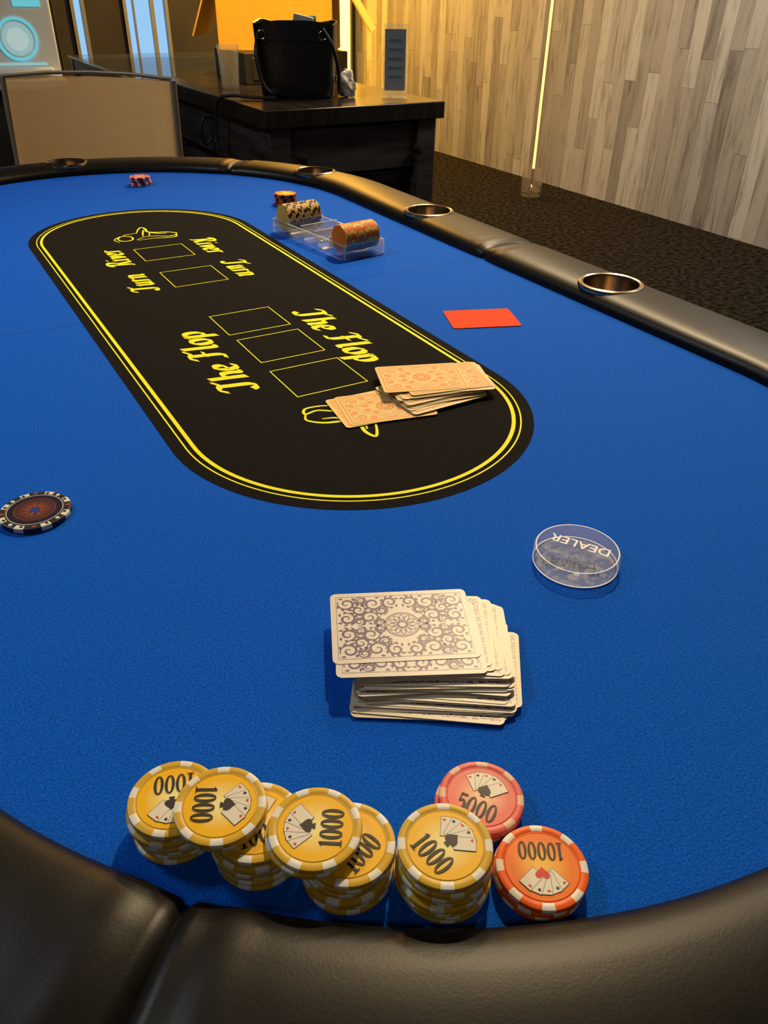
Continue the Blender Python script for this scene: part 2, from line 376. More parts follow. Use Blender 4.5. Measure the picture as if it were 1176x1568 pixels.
for r in(.0205,.0150): ribbon(fm,[(r*cos(2*pi*i/64),r*sin(2*pi*i/64)) for i in range(64)],.0005,.00462,0 if r>.02 else 1,closed=True)
for k in range(9):
    a=2*pi*k/9; poly(fm,[(.004*cos(a-.25),.004*sin(a-.25)),(.011*cos(a),.011*sin(a)),(.004*cos(a+.25),.004*sin(a+.25))],.00463,1)
spade(.009,Matrix(),fm,3,.0047)
fm.obj('suit_print',[M_cream,new_mat('rust_print',(.38,.08,.02),.4),M_ink,new_mat('blue_print',(.03,.05,.25),.4)],g,smooth=0)
# ------------------------------------------------------------------ cards
def rrect(w,h,r,n=5):
    out=[]
    for cx,cy,a0 in((w/2-r,h/2-r,0),(-w/2+r,h/2-r,90),(-w/2+r,-h/2+r,180),(w/2-r,-h/2+r,270)):
        for i in range(n+1):
            a=radians(a0+90*i/n); out.append((cx+r*cos(a),cy+r*sin(a)))
    return out
def card_back_mat(name,ink,base):
    m=new_mat(name,base,.38,spec=.42); n,l,b=nodes(m)
    uv=n.new('ShaderNodeUVMap'); ab=n.new('ShaderNodeVectorMath'); ab.operation='ABSOLUTE'; l.new(uv.outputs[0],ab.inputs[0])
    w=n.new('ShaderNodeTexWave'); w.wave_type='RINGS'; w.inputs['Scale'].default_value=150; w.inputs['Distortion'].default_value=9; w.inputs['Detail'].default_value=1; w.inputs['Detail Scale'].default_value=2
    l.new(ab.outputs[0],w.inputs['Vector'])
    sx=n.new('ShaderNodeSeparateXYZ'); l.new(ab.outputs[0],sx.inputs[0])
    def lt(o,v):
        k=n.new('ShaderNodeMath'); k.operation='LESS_THAN'; k.inputs[1].default_value=v; l.new(o,k.inputs[0]); return k.outputs[0]
    def mul(a,b_):
        k=n.new('ShaderNodeMath'); k.operation='MULTIPLY'; l.new(a,k.inputs[0]); l.new(b_,k.inputs[1]); return k.outputs[0]
    g=n.new('ShaderNodeMath'); g.operation='GREATER_THAN'; g.inputs[1].default_value=.5; l.new(w.outputs['Fac'],g.inputs[0])
    f=mul(mul(lt(sx.outputs[0],.0415),lt(sx.outputs[1],.0290)),g.outputs[0])
    mx=n.new('ShaderNodeMix'); mx.data_type='RGBA'; l.new(f,mx.inputs['Factor']); mx.inputs['A'].default_value=(*base,1); mx.inputs['B'].default_value=(*ink,1)
    l.new(mx.outputs['Result'],b.inputs['Base Color']); return m
M_backP=card_back_mat('purple_card_back',(.16,.09,.18),(.72,.62,.44)); M_backO=card_back_mat('orange_card_back',(.78,.22,.012),(.76,.55,.22))
M_creamcard=new_mat('cream_card',(.78,.55,.22),.5,spec=.25)
OUT=rrect(.088,.063,.0038)
def card(mb,M,t=.0003,top=1):
    n=len(OUT); mb.add([(x,y,0) for x,y in OUT]+[(x,y,t) for x,y in OUT],[tuple(reversed(range(n)))]+[(i,(i+1)%n,n+(i+1)%n,n+i) for i in range(n)],0,M)
    mb.add([(x,y,t) for x,y in OUT],[tuple(range(n))],top,M,uvs=[[(x,y) for x,y in OUT]])
def ornament(mb,M,z,mat):
    W,H=.0404,.0279
    ribbon(mb,[(-W,-H),(W,-H),(W,H),(-W,H)],.0005,z,mat,M,closed=True)
    for r,w in((.0108,.0008),(.0096,.0005),(.0028,.0014)): ribbon(mb,[(r*cos(2*pi*i/48),r*sin(2*pi*i/48)) for i in range(48)],w,z,mat,M,closed=True)
    for k in range(12):
        a=2*pi*k/12; Mk=M@Matrix.Rotation(a,4,'Z')
        ribbon(mb,[(.0036,0),(.0052,.0011),(.0074,.0013),(.0090,0),(.0074,-.0013),(.0052,-.0011)],.0007,z+.000004*(k%2+1),mat,Mk,closed=True)
    sp=[(.0170,.0205,.0056,2.6,1),(.0338,.0212,.0052,.4,-1),(.0200,.0078,.0050,3.4,-1),(.0340,.0072,.0049,1.2,1),(.0060,.0215,.0046,4.4,1),(.0265,.0148,.0042,2.,1),(.0118,.0138,.0030,1.,-1),(.0262,.0040,.0028,5.,-1),(.0250,.0240,.0028,0.,1),(.0140,.0030,.0024,2.,1)]
    for sx in(1,-1):
        for sy in(1,-1):
            Mq=M@Matrix.Diagonal((sx,sy,1,1))
            for ci,(cx,cy,r,a0,dr) in enumerate(sp):
                n=40; pts=[];ws=[]
                for i in range(n+1):
                    t=i/n; rr=r*(1-t)**.85+.0006; a=a0+dr*2*pi*1.45*t; pts.append((cx+rr*cos(a),cy+rr*sin(a))); ws.append((.00060+.00100*sin(pi*min(1,t*1.15)))*min(1,.5+r/.009))
                ribbon(mb,pts,ws,z+.000012+ci*.0000012,mat,Mq)
                for k in range(9):
                    a=a0+dr*.7*k; c,s_=cos(a),sin(a); q=r*1.0; e=r*1.32
                    px,py=-s_*dr,c*dr
                    P3=[(cx+q*c,cy+q*s_),(cx+(q+e)/2*c+px*.0008,cy+(q+e)/2*s_+py*.0008),(cx+e*c+px*.0024,cy+e*s_+py*.0024)]
                    if all(0<p[0]<W and 0<p[1]<H for p in P3): ribbon(mb,P3,[.0012,.0018,.0002],z-.000006+.0000006*(k+ci),mat,Mq)
def orange_ornament(mb,M,z,mat):
    for W,H,w in((.0404,.0279,.0013),(.0372,.0247,.0008)): ribbon(mb,[(-W,-H),(W,-H),(W,H),(-W,H)],w,z,mat,M,closed=True)
    ribbon(mb,[(-.0372,0),(0,.0247),(.0372,0),(0,-.0247)],.0010,z+.000005,mat,M,closed=True); ribbon(mb,[(-.030,0),(0,.019),(.030,0),(0,-.019)],.0008,z,mat,M,closed=True)
    for r in(.004,.0085): ribbon(mb,[(r*cos(2*pi*i/32),r*sin(2*pi*i/32)) for i in range(32)],.0012,z+.00001,mat,M,closed=True)
    for k in range(10):
        Mk=M@Matrix.Rotation(2*pi*k/10,4,'Z'); ribbon(mb,[(.0045,0),(.0062,.0010),(.0082,0),(.0062,-.0010)],.0010,z-.000006,mat,Mk,closed=True)
    for sx in(1,-1):
        for sy in(1,-1):
            Mq=M@Matrix.Diagonal((sx,sy,1,1))
            for cx,cy,r in((.029,.017,.0055),(.018,.0205,.0032),(.0335,.0075,.003),(.019,.004,.003),(.012,.010,.0025)):
                pts=[(cx+(r*(1-i/26)+.0004)*cos(i*.36),cy+(r*(1-i/26)+.0004)*sin(i*.36)) for i in range(27)]; ribbon(mb,pts,.0011,z+.000015,mat,Mq)
def deck(name,cards,inkm,backm,orn,topm,orf,t=.00034):
    g=grp(name,(cards[0][0],cards[0][1],Z0)); mb=MB(); n=len(cards); o=MB()
    x0,y0=cards[0][0],cards[0][1]
    for i,(x,y,a) in enumerate(cards):
        z=(n-1-i)*t+.0011
        Mc=Matrix.Translation((x-x0,y-y0,z))@Matrix.Rotation(radians(a),4,'Z')
        card(mb,Mc,.00027,2 if i in orn else 1)
        if i in orn: orf(o,Mc,.00027+.000025,0)
    mb.obj('cards',[M_edge,backm,topm],g,smooth=0); o.obj('back_print',[inkm],g,smooth=0)
    return g
def lerp(a,b,t): return tuple(a[i]+(b[i]-a[i])*t for i in range(len(a)))
C=[(.1954,.3060,-25.1),(.1925,.2945,-26.5)]
# splayed middle cards stepping out to the right, then the squared-off lower part
C+=[(.2005,.2990,-29),(.2030,.2965,-33),(.2045,.2940,-29),(.2065,.2915,-34),(.2060,.2885,-28),(.2075,.2870,-31)]
N=36
for i in range(N):
    t=i/(N-1)
    base=lerp((.2040,.2870,-28),(.2030,.2815,-31),t*2) if t<.5 else lerp((.2030,.2815,-31),(.1945,.2700,-34),(t-.5)*2)
    k=2.0 if i%4==0 else 1
    C.append((base[0]+random.gauss(0,.0021)*k,base[1]+random.gauss(0,.0014)*k,base[2]+random.gauss(0,2.2)*k))
deck('playing_card_deck',C,M_purple,M_backP,(0,1),M_white,ornament)
C=[(.409,.6223,-20)]
for i in range(24):
    t=i/23; base=lerp((.422,.616,-16),(.407,.600,4),t)
    C.append((base[0]+random.gauss(0,.003)+(.009 if i<5 else 0),base[1]+random.gauss(0,.002)-(.004 if i<5 else 0),base[2]+random.gauss(0,3.5)))
C+=[(.352,.598,-12),(.345,.6005,-7),(.349,.603,-3)]
deck('playing_card_deck',C,M_orangep,M_backO,(0,1,25),M_creamcard,orange_ornament)
mb=MB(); o2=rrect(.086,.0615,.0035); n=len(o2)
mb.add([(x,y,0.0003) for x,y in o2]+[(x,y,.001) for x,y in o2],[tuple(reversed(range(n))),tuple(range(n,2*n))]+[(i,(i+1)%n,n+(i+1)%n,n+i) for i in range(n)],0)
mb.obj('cut_card',[new_mat('red_plastic',(.92,.055,.008),.7,spec=.12)],None,(.5815,.7547,Z0),radians(-21),smooth=0)
# ------------------------------------------------------------------ dealer button
g=grp('dealer_button',(.3484,.3175,Z0)); mb=MB()
lathe(mb,[(.0295,.0010),(.0307,.0022),(.0309,.006),(.0307,.0112),(.0296,.0124)],96,0); mb.obj('acrylic_disc',[M_acr],g)
M_engrave_glint=new_mat('white_engraving_and_glint',(.9,.9,.9),.5)
def frosted():
    m=new_mat('frosted_backing',(.75,.78,.82),.5); n,l,b=nodes(m)
    tc=n.new('ShaderNodeTexCoord'); t=n.new('ShaderNodeTexNoise'); t.inputs['Scale'].default_value=70; t.inputs['Detail'].default_value=5; t.inputs['Distortion'].default_value=1.5; l.new(tc.outputs['Object'],t.inputs['Vector'])
    r=n.new('ShaderNodeValToRGB'); r.color_ramp.elements[0].color=(.16,.16,.16,1); r.color_ramp.elements[1].color=(.60,.60,.60,1); r.color_ramp.elements[0].position=.42; r.color_ramp.elements[1].position=.60
    l.new(t.outputs['Fac'],r.inputs[0]); l.new(r.outputs[0],b.inputs['Alpha']); return m
mb=MB(); poly(mb,[(.0285*cos(2*pi*i/64),.0285*sin(2*pi*i/64)) for i in range(64)],.0006); mb.obj('frosted_underside',[frosted()],g,smooth=0)
text('DEALER',.0125,M_engrave_glint,g,(0.005,.002,.01262),IR+radians(152),bold=.0001,name='engraved_dealer')
text('DEALER',.0115,new_mat('engraving_shadow',(.03,.05,.10),.5),g,(-0.006,.001,.00085),IR+radians(172),bold=.0001,name='dealer_text_shadow')  # dark copy stands for the lettering's shadow on the underside
mb=MB()
for r,z,w in((.0292,.01250,.0008),(.0300,.0010,.0014)): ribbon(mb,[(r*cos(2*pi*i/96),r*sin(2*pi*i/96)) for i in range(96)],w,z,0,closed=True)
mb.obj('rim_highlights',[M_engrave_glint],g,smooth=0)  # white rings put the bright edge highlights into the disc's colour
# ------------------------------------------------------------------ chip tray
g=grp('chip_tray',(.564,1.152,Z0),radians(8)); mb=MB()
pitch=.0395; R=.0205; L=.070
def trough(yc):
    n=14; vs=[]
    for i in range(n+1):
        a=pi+pi*i/n
        for rr in(R+.0006,R+.0026):
            for x in(-L/2,L/2): vs.append((x,yc+min(pitch/2-.0002,max(-pitch/2+.0002,rr*cos(a))),.0265+rr*sin(a)*.98))
    fs=[]
    for i in range(n):
        b=i*4; c=b+4
        fs+=[(b,b+1,c+1,c),(b+2,c+2,c+3,b+3),(b,c,c+2,b+2),(b+1,b+3,c+3,c+1)]
    fs+=[(0,2,3,1),(n*4,n*4+1,n*4+3,n*4+2)]
    mb.add(vs,fs,0)
for k in range(-2,3): trough(k*pitch)
for s_ in(-1,1):
    box(mb,(s_*(L/2+.0016),0,.0115),(.0028,pitch*5+.004,.0215)); box(mb,(0,s_*(pitch*2.5+.0016),.0115),(L,.0028,.0215))
mb.obj('acrylic_rack',[M_acr2],g,recalc=True,smooth=30)
mb=MB()   # pale strips put white glints on the tops of ridges and walls
for k in range(-2,2): box(mb,(0,(k+.5)*pitch,.0268),(L,.0022,.0006))
for s_ in(-1,1):
    box(mb,(s_*(L/2+.0016),0,.0226),(.0018,pitch*5,.0005)); box(mb,(0,s_*(pitch*2.5+.0016),.0226),(L,.0018,.0005))
    for e in(-1,1): box(mb,(s_*(L/2+.0016),e*(pitch*2.5+.0016),.012),(.002,.002,.021))
mb.obj('edge_glints',[clearmat('acrylic_edge_glint',(1,1,1),.1,.55,.5)],g,smooth=0)
def roll(yc,mats,n=19):
    mb=MB()
    for i in range(n):
        Mr=Matrix.Translation((-n*T/2+i*T,yc,.0275))@Matrix.Rotation(pi/2,4,'Y')@Matrix.Rotation(random.choice([0,.1,.4,.8])+random.gauss(0,.1),4,'Z')
        chip(mb,Mr,.0200,T-.0001,8)
    mb.obj('chip_roll',mats,g,smooth=35)
roll(-2*pitch,[new_mat('orange_gold_chip',(.88,.20,.008),.45),new_mat('amber_spot',(.88,.60,.12),.4),M_labO])
roll(2*pitch,[new_mat('gold_chip',(.80,.48,.12),.45),M_ink,M_labY])
# ------------------------------------------------------------------ counter with things on it
M_wood=add_noise(new_mat('dark_counter_top',(.03,.02,.015),.22,spec=.7),9,(.012,.010,.009),(.04,.030,.022),stretch=(6,.6,1),bump=.05)
M_wood2=add_noise(new_mat('weathered_dark_wood',(.05,.04,.04),.55),5,(.014,.013,.014),(.085,.072,.068),stretch=(1,1,7),bump=.2)
g=grp('counter_desk',(0,0,0)); mb=MB()
box(mb,(1.42,3.18,.722),(.70,1.12,.055),0)
mb.obj('top',[M_wood],g,bevel=.004)
mb=MB()
box(mb,(1.42,3.20,.36),(.56,1.0,.66),0)
for x in(1.125,1.705):
    for y in(2.67,3.70): box(mb,(x,y,.3475),(.075,.075,.695),0)
box(mb,(1.42,2.665,.61),(.51,.03,.15),0); box(mb,(1.42,2.665,.10),(.51,.03,.12),0)
box(mb,(1.115,3.185,.61),(.03,.96,.15),0); box(mb,(1.115,3.185,.10),(.03,.96,.12),0)
for k in range(5): box(mb,(1.42,2.688,.19+.075*k),(.51,.012,.07),0)
mb.obj('carcass',[M_wood2],g,bevel=.003)
mb=MB()
for p in((1.66,2.636,.60),(1.20,2.640,.60)):
    lathe(mb,[(.014,0),(.016,.01),(.012,.02),(.018,.03),(.006,.034)],20,0,Matrix.Translation(p)@Matrix.Rotation(pi/2,4,'X'))
tube(mb,smoothpts([(1.10,3.20,.66),(1.06,3.20,.66),(1.045,3.20,.61),(1.06,3.20,.57),(1.085,3.20,.59)],6),.006)
mb.obj('hardware',[M_dark],g)
g=grp('glass_display_table',(0,0,0)); mb=MB(); box(mb,(1.38,4.45,.742),(.82,1.35,.012)); mb.obj('glass_top',[clearmat('table_glass',(.75,.85,.9),.05,.06,.5)],g,bevel=.003)
mb=MB()
for x in(1.0,1.76):
    for y in(3.82,5.08): box(mb,(x,y,.367),(.05,.05,.735))
for x in(1.0,1.76): box(mb,(x,4.45,.70),(.04,1.25,.06))
for y in(3.82,5.08): box(mb,(1.38,y,.70),(.74,.04,.06))
box(mb,(1.38,4.45,.40),(.74,1.25,.03)); mb.obj('frame',[M_wood2],g,bevel=.003)
# handbag
M_leather=add_noise(new_mat('black_leather',(.01,.01,.01),.35,spec=.6),30,(.006,.006,.006),(.016,.015,.014),bump=.2,bscale=120,dist=.002)
g=grp('handbag',(1.335,2.93,Z0),IR); mb=MB()
prof=[(.118,.0),(.128,.008),(.132,.06),(.138,.14),(.143,.225),(.142,.232),(.136,.230),(.130,.14),(.120,.02)]
vs=[];fs=[];S=64
for r,z in prof:
    for i in range(S):
        a=2*pi*i/S; c,s_=cos(a),sin(a); e=.55
        vs.append((r*copysign(abs(c)**e,c)+.003*sin(9*a)*(z/.23),r*.52*copysign(abs(s_)**e,s_)+.004*sin(5*a+1)*(z/.23),z+.006*sin(3*a)*(z/.23)))
for k in range(len(prof)-1):
    for i in range(S): fs.append((k*S+i,k*S+(i+1)%S,(k+1)*S+(i+1)%S,(k+1)*S+i))
fs.append(tuple(reversed(range(S)))); fs.append(tuple((len(prof)-1)*S+i for i in range(S)))
mb.add(vs,fs,0)
tube(mb,smoothpts([(-.125,-.05,.20),(-.132,-.085,.14),(-.115,-.10,.06),(-.085,-.10,.02),(-.06,-.09,.03)],8),.0065)
tube(mb,smoothpts([(.10,-.078,.215),(.13,-.085,.17),(.15,-.07,.10),(.152,-.04,.03)],8),.0065)
box(mb,(0,-.0765,.185),(.20,.004,.012)); mb.obj('body',[M_leather],g,smooth=50)
mb=MB()
for x in(-.11,.10): tube(mb,[(x+.013*cos(2*pi*i/20),-.080,.195+.013*sin(2*pi*i/20)) for i in range(20)],.0022,0,8,closed=True)
mb.obj('rings',[M_steel],g)
mb=MB(); box(mb,(-.02,.0,.232),(.07,.02,.04),0,Matrix.Rotation(.2,4,'Y')); box(mb,(.04,.02,.23),(.06,.02,.04),1); mb.obj('contents',[M_white,new_mat('green_packet',(.1,.3,.15),.5)],g,bevel=.004)
mb=MB(); bm=bmesh.new(); bmesh.ops.create_icosphere(bm,subdivisions=4,radius=.032)
for v in bm.verts:
    v.co*=1+.55*noise.noise(v.co*45)+.25*noise.noise(v.co*110); v.co.z=v.co.z*1.35+.042
    v.co.z=max(v.co.z,.0005)
mb.add([v.co.copy() for v in bm.verts],[[v.index for v in f.verts] for f in bm.faces]); bm.free()
mb.obj('crumpled_tissue',[M_white],None,(1.500,2.865,Z0),smooth=25)
mb=MB(); lathe(mb,[(.030,.0),(.033,.003),(.041,.145),(.039,.145),(.0305,.012),(.002,.010)],40,0); mb.obj('drinking_glass',[clearmat('drinking_glass_clear',(.98,.98,.96),.03,.10,.6)],None,(1.205,3.27,Z0+.0005))
g=grp('sign_holder',(1.640,2.76,Z0),IR); mb=MB(); box(mb,(0,0,.003),(.09,.06,.005)); box(mb,(0,0,.118),(.085,.004,.225)); mb.obj('acrylic',[M_acr],g,bevel=.001)
mb=MB(); box(mb,(0,-.0028,.12),(.074,.0008,.19),0)
for i in range(5): box(mb,(0,-.0034,.18-.028*i),(.05,.0004,.010),1)
mb.obj('leaflet',[new_mat('pale_leaflet',(.45,.50,.52),.5),new_mat('leaflet_ink',(.25,.30,.34),.5)],g,smooth=0)
mb=MB(); box(mb,(0,0,.055),(.46,.34,.11)); box(mb,(0,-.172,.055),(.40,.006,.08)); mb.obj('storage_case',[M_dark],None,(1.53,3.52,Z0+.0005),0,bevel=.006,smooth=30)
M_card=add_noise(new_mat('cardboard',(.75,.40,.06),.8),20,(.76,.42,.05),(.84,.52,.08),bump=.1,stretch=(1,1,8))
g=grp('cardboard_box',(1.55,3.55,Z0+.1115),IR-.05); mb=MB()
w,d_,h=.46,.30,.30; t=.006
box(mb,(0,-d_/2,h/2),(w,t,h)); box(mb,(0,d_/2,h/2),(w,t,h)); box(mb,(-w/2,0,h/2),(t,d_,h)); box(mb,(w/2,0,h/2),(t,d_,h)); box(mb,(0,0,t/2),(w,d_,t))
for sx,an in((-1,2.75),(1,2.55)):
    Mf=Matrix.Translation((sx*(w/2+.004),0,h))@Matrix.Rotation(sx*an,4,'Y'); box(mb,(0,0,.14),(t,d_*.96,.27),0,Mf)
Mf=Matrix.Translation((0,d_/2,h))@Matrix.Rotation(-.6,4,'X'); box(mb,(0,0,.10),(w*.96,t,.2),0,Mf)
mb.obj('carton',[M_card],g,smooth=0)
mb=MB(); tube(mb,smoothpts([(1.22,2.86,.757),(1.15,2.90,.758),(1.085,2.96,.760),(1.050,3.00,.735),(1.045,3.02,.62),(1.05,2.98,.40),(1.03,2.93,.15),(1.00,2.85,.008),(.95,2.6,.008)],8),.0055); mb.obj('power_cable',[M_dark],None)
# ------------------------------------------------------------------ chairs
def mesh_fabric():
    m=new_mat('tan_mesh_fabric',(.42,.29,.15),.7); n,l,b=nodes(m)
    tc=n.new('ShaderNodeTexCoord'); outs=[]
    for dr in('X','Z'):
        w=n.new('ShaderNodeTexWave'); w.bands_direction=dr; w.inputs['Scale'].default_value=75; w.inputs['Distortion'].default_value=1.2; w.inputs['Detail'].default_value=2; l.new(tc.outputs['Object'],w.inputs['Vector']); outs.append(w.outputs['Fac'])
    k=n.new('ShaderNodeMath'); k.operation='ADD'; l.new(outs[0],k.inputs[0]); l.new(outs[1],k.inputs[1])
    r=n.new('ShaderNodeValToRGB'); r.color_ramp.elements[0].color=(.48,.34,.16,1); r.color_ramp.elements[1].color=(.92,.70,.38,1); r.color_ramp.elements[0].position=.2; r.color_ramp.elements[1].position=.9
    h=n.new('ShaderNodeMath'); h.operation='MULTIPLY'; h.inputs[1].default_value=.6; l.new(k.outputs[0],h.inputs[0]); l.new(h.outputs[0],r.inputs[0]); l.new(r.outputs[0],b.inputs['Base Color'])
    tl=n.new('ShaderNodeBsdfTranslucent'); l.new(r.outputs[0],tl.inputs[0]); m2=n.new('ShaderNodeMixShader'); m2.inputs[0].default_value=.4
    tr=n.new('ShaderNodeBsdfTransparent'); ms=n.new('ShaderNodeMixShader'); ms.inputs[0].default_value=.12
    out=n['Material Output']; l.new(b.outputs[0],m2.inputs[1]); l.new(tl.outputs[0],m2.inputs[2]); l.new(m2.outputs[0],ms.inputs[1]); l.new(tr.outputs[0],ms.inputs[2]); l.new(ms.outputs[0],out.inputs[0])
    return m
M_mesh=mesh_fabric(); M_chrome=new_mat('tan_metal_tube',(.30,.23,.15),.4,.3)
def chair(x,y,rz):
    g=grp('mesh_chair',(x,y,0),rz); mb=MB(); nx,nz=20,16; W=.43
    vs=[];fs=[]
    for k in range(nz+1):
        z=.46+(.885-.46)*k/nz
        for i in range(nx+1):
            u=-1+2*i/nx; vs.append((u*W/2,(1-u*u)*.03+.05*(k/nz)-.04,z-(.006*u*u if k==nz else 0)))
    for k in range(nz):
        for i in range(nx): a=k*(nx+1)+i; fs.append((a,a+1,a+nx+2,a+nx+1))
    o=len(vs)
    for k in range(13):
        yy=-.03-.43*k/12
        for i in range(nx+1):
            u=-1+2*i/nx; vs.append((u*W/2,yy,.45-(1-u*u)*.015-(.02*((k/12)**4))))
    for k in range(12):
        for i in range(nx): a=o+k*(nx+1)+i; fs.append((a,a+1,a+nx+2,a+nx+1))
    mb.add(vs,fs,0); mb.obj('sling_fabric',[M_mesh],g)
    mb=MB()
    for s_ in(-1,1):
        X=s_*(W/2+.004)
        tube(mb,smoothpts([(X,.012,.88),(X,-.035,.47),(X,-.10,.445),(X,-.44,.445),(X,-.475,.40),(X,-.49,.012)],6),.008)
        tube(mb,[(X,-.05,.455),(X,.06,.012)],.010)
        tube(mb,smoothpts([(X,-.035,.62),(X,-.12,.63),(X,-.36,.625),(X,-.42,.58),(X,-.44,.45)],6),.009)
    tube(mb,[(-W/2,.010,.885),(-W/4,.032,.892),(0,.040,.894),(W/4,.032,.892),(W/2,.010,.885)],.0045)
    tube(mb,[(-W/2,-.44,.44),(W/2,-.44,.44)],.009); tube(mb,[(-W/2,.0,.25),(W/2,.0,.25)],.008)
    mb.obj('tube_frame',[M_chrome],g)
    return g
chair(.478,2.345,IR); chair(.02,2.58,IR+.12)
# ------------------------------------------------------------------ arcade machine
g=grp('arcade_machine',(.70,5.55,0),radians(-8)); mb=MB()
box(mb,(0,.1,.28),(.62,.60,.56),1); box(mb,(0,.12,1.25),(.62,.50,1.24),1)
box(mb,(0,-.19,.60),(.60,.20,.05),0); box(mb,(0,-.135,.83),(.58,.03,.42),0); box(mb,(0,-.17,.66),(.50,.06,.03),0)
mb.obj('cabinet',[new_mat('white_panel',(.78,.84,.86),.35),M_dark],g,bevel=.012)
cyan=emis('cyan_light',(.14,.60,.72),.65)
mb=MB(); Mx=Matrix.Translation((.09,-.152,.81))@Matrix.Rotation(pi/2,4,'X')
lathe(mb,[(.105,0),(.105,.006),(.092,.006),(.092,.0)],48,0,Mx,cap0=False,cap1=False); lathe(mb,[(.080,0),(.080,.004)],48,1,Mx); lathe(mb,[(.055,0),(.055,.006)],48,2,Mx)
box(mb,(.17,-.153,.98),(.14,.006,.035),0); box(mb,(-.10,-.153,.98),(.12,.006,.035),3); box(mb,(.02,-.153,.69),(.40,.006,.014),1)
mb.obj('lit_dial',[cyan,emis('pale_blue_light',(.38,.64,.70),.45),emis('white_blue_light',(.5,.72,.75),.5),emis('lime_light',(.3,.8,.3),.4)],g)
mb=MB(); box(mb,(0,-.14,1.24),(.56,.02,.36),0)
for i,(a,b,c_,d) in enumerate(((-.12,1.14,.14,.05),(.14,1.13,.16,.05),(.05,1.25,.20,.05))): box(mb,(a,-.153,b),(c_,.006,d),1+i%2)
mb.obj('screen',[emis('navy_screen',(.01,.05,.25),.5),emis('sky_screen',(.1,.5,.9),.8),cyan],g)
# ------------------------------------------------------------------ room
def plankwall():
    m=new_mat('whitewashed_plank_wall',(.4,.35,.3),.7); n,l,b=nodes(m)
    tc=n.new('ShaderNodeTexCoord'); sp=n.new('ShaderNodeSeparateXYZ'); l.new(tc.outputs['Object'],sp.inputs[0])
    def M(op,a,b_=None,c=None):
        k=n.new('ShaderNodeMath'); k.operation=op
        for i,v in enumerate((a,b_,c)):
            if v is None: continue
            if isinstance(v,(int,float)): k.inputs[i].default_value=v
            else: l.new(v,k.inputs[i])
        return k.outputs[0]
    Wp,Lp=.085,.95
    yr=M('DIVIDE',sp.outputs[1],Wp); row=M('FLOOR',yr); fy=M('FRACT',yr)
    wn=n.new('ShaderNodeTexWhiteNoise'); wn.noise_dimensions='1D'; l.new(row,wn.inputs['W'])
    zr=M('ADD',M('DIVIDE',sp.outputs[2],Lp),M('MULTIPLY',wn.outputs['Value'],7.)); col=M('FLOOR',zr); fz=M('FRACT',zr)
    cb=n.new('ShaderNodeCombineXYZ'); l.new(row,cb.inputs[0]); l.new(col,cb.inputs[1])
    w2=n.new('ShaderNodeTexWhiteNoise'); w2.noise_dimensions='2D'; l.new(cb.outputs[0],w2.inputs['Vector'])
    r=n.new('ShaderNodeValToRGB'); e=r.color_ramp.elements; e[0].position=0; e[0].color=(.32,.325,.33,1); e[1].position=1; e[1].color=(.66,.69,.72,1)
    k=e.new(.5); k.color=(.49,.50,.515,1); l.new(w2.outputs['Value'],r.inputs[0])
    cb2=n.new('ShaderNodeCombineXYZ'); l.new(M('MULTIPLY',w2.outputs['Value'],37.),cb2.inputs[0]); l.new(M('MULTIPLY',sp.outputs[1],13.),cb2.inputs[1]); l.new(M('MULTIPLY',sp.outputs[2],1.5),cb2.inputs[2])
    no=n.new('ShaderNodeTexNoise'); no.inputs['Scale'].default_value=1.9; no.inputs['Detail'].default_value=8; no.inputs['Roughness'].default_value=.68; no.inputs['Distortion'].default_value=.6; l.new(cb2.outputs[0],no.inputs['Vector'])
    r2=n.new('ShaderNodeValToRGB'); e=r2.color_ramp.elements; e[0].position=.32; e[0].color=(.30,.28,.27,1); e[1].position=.50; e[1].color=(1,1,1,1); l.new(no.outputs['Fac'],r2.inputs[0])
    mx=n.new('ShaderNodeMix'); mx.data_type='RGBA'; mx.blend_type='MULTIPLY'; mx.inputs['Factor'].default_value=.7; l.new(r.outputs[0],mx.inputs['A']); l.new(r2.outputs[0],mx.inputs['B'])
    edge=M('MINIMUM',M('GREATER_THAN',fy,.025),M('GREATER_THAN',fz,.0028)); ed=M('ADD',M('MULTIPLY',edge,.5),.5)
    vm=n.new('ShaderNodeVectorMath'); vm.operation='SCALE'; l.new(mx.outputs['Result'],vm.inputs[0]); l.new(ed,vm.inputs['Scale']); l.new(vm.outputs[0],b.inputs['Base Color'])
    return m
XL,XR,YF,YBk,HC=-2.6,3.75,-2.6,7.0,2.8
def slab(name,c,s,mat):
    mb=MB(); box(mb,(0,0,0),s); return mb.obj(name,[mat],None,c,smooth=0)
M_carpet=add_noise(new_mat('dark_carpet',(.02,.017,.014),1.,spec=.1),40,(.004,.0036,.0032),(.058,.050,.040),bump=1.,bscale=160,dist=.02,detail=10,lo=.38,hi=.68)
M_plain=add_noise(new_mat('dark_painted_wall',(.06,.06,.07),.8),3,(.035,.037,.045),(.055,.055,.062))
slab('floor',((XL+XR)/2,(YF+YBk)/2,-.05),(XR-XL,YBk-YF,.1),M_carpet)
slab('ceiling',((XL+XR)/2,(YF+YBk)/2,HC+.05),(XR-XL,YBk-YF,.1),new_mat('ceiling_paint',(.035,.03,.026),.9))
slab('wall_right',(XR+.05,(YF+YBk)/2,HC/2),(.1,YBk-YF,HC),plankwall())
slab('wall_left',(XL-.05,(YF+YBk)/2,HC/2),(.1,YBk-YF,HC),M_plain)
slab('wall_front',((XL+XR)/2,YF-.05,HC/2),(XR-XL,.1,HC),M_plain)
mb=MB(); Wy=.1
wx=[(1.40,1.50),(1.78,2.12)]; zb,zt=.55,2.3
edges=[XL,wx[0][0],wx[0][1],wx[1][0],wx[1][1],XR]
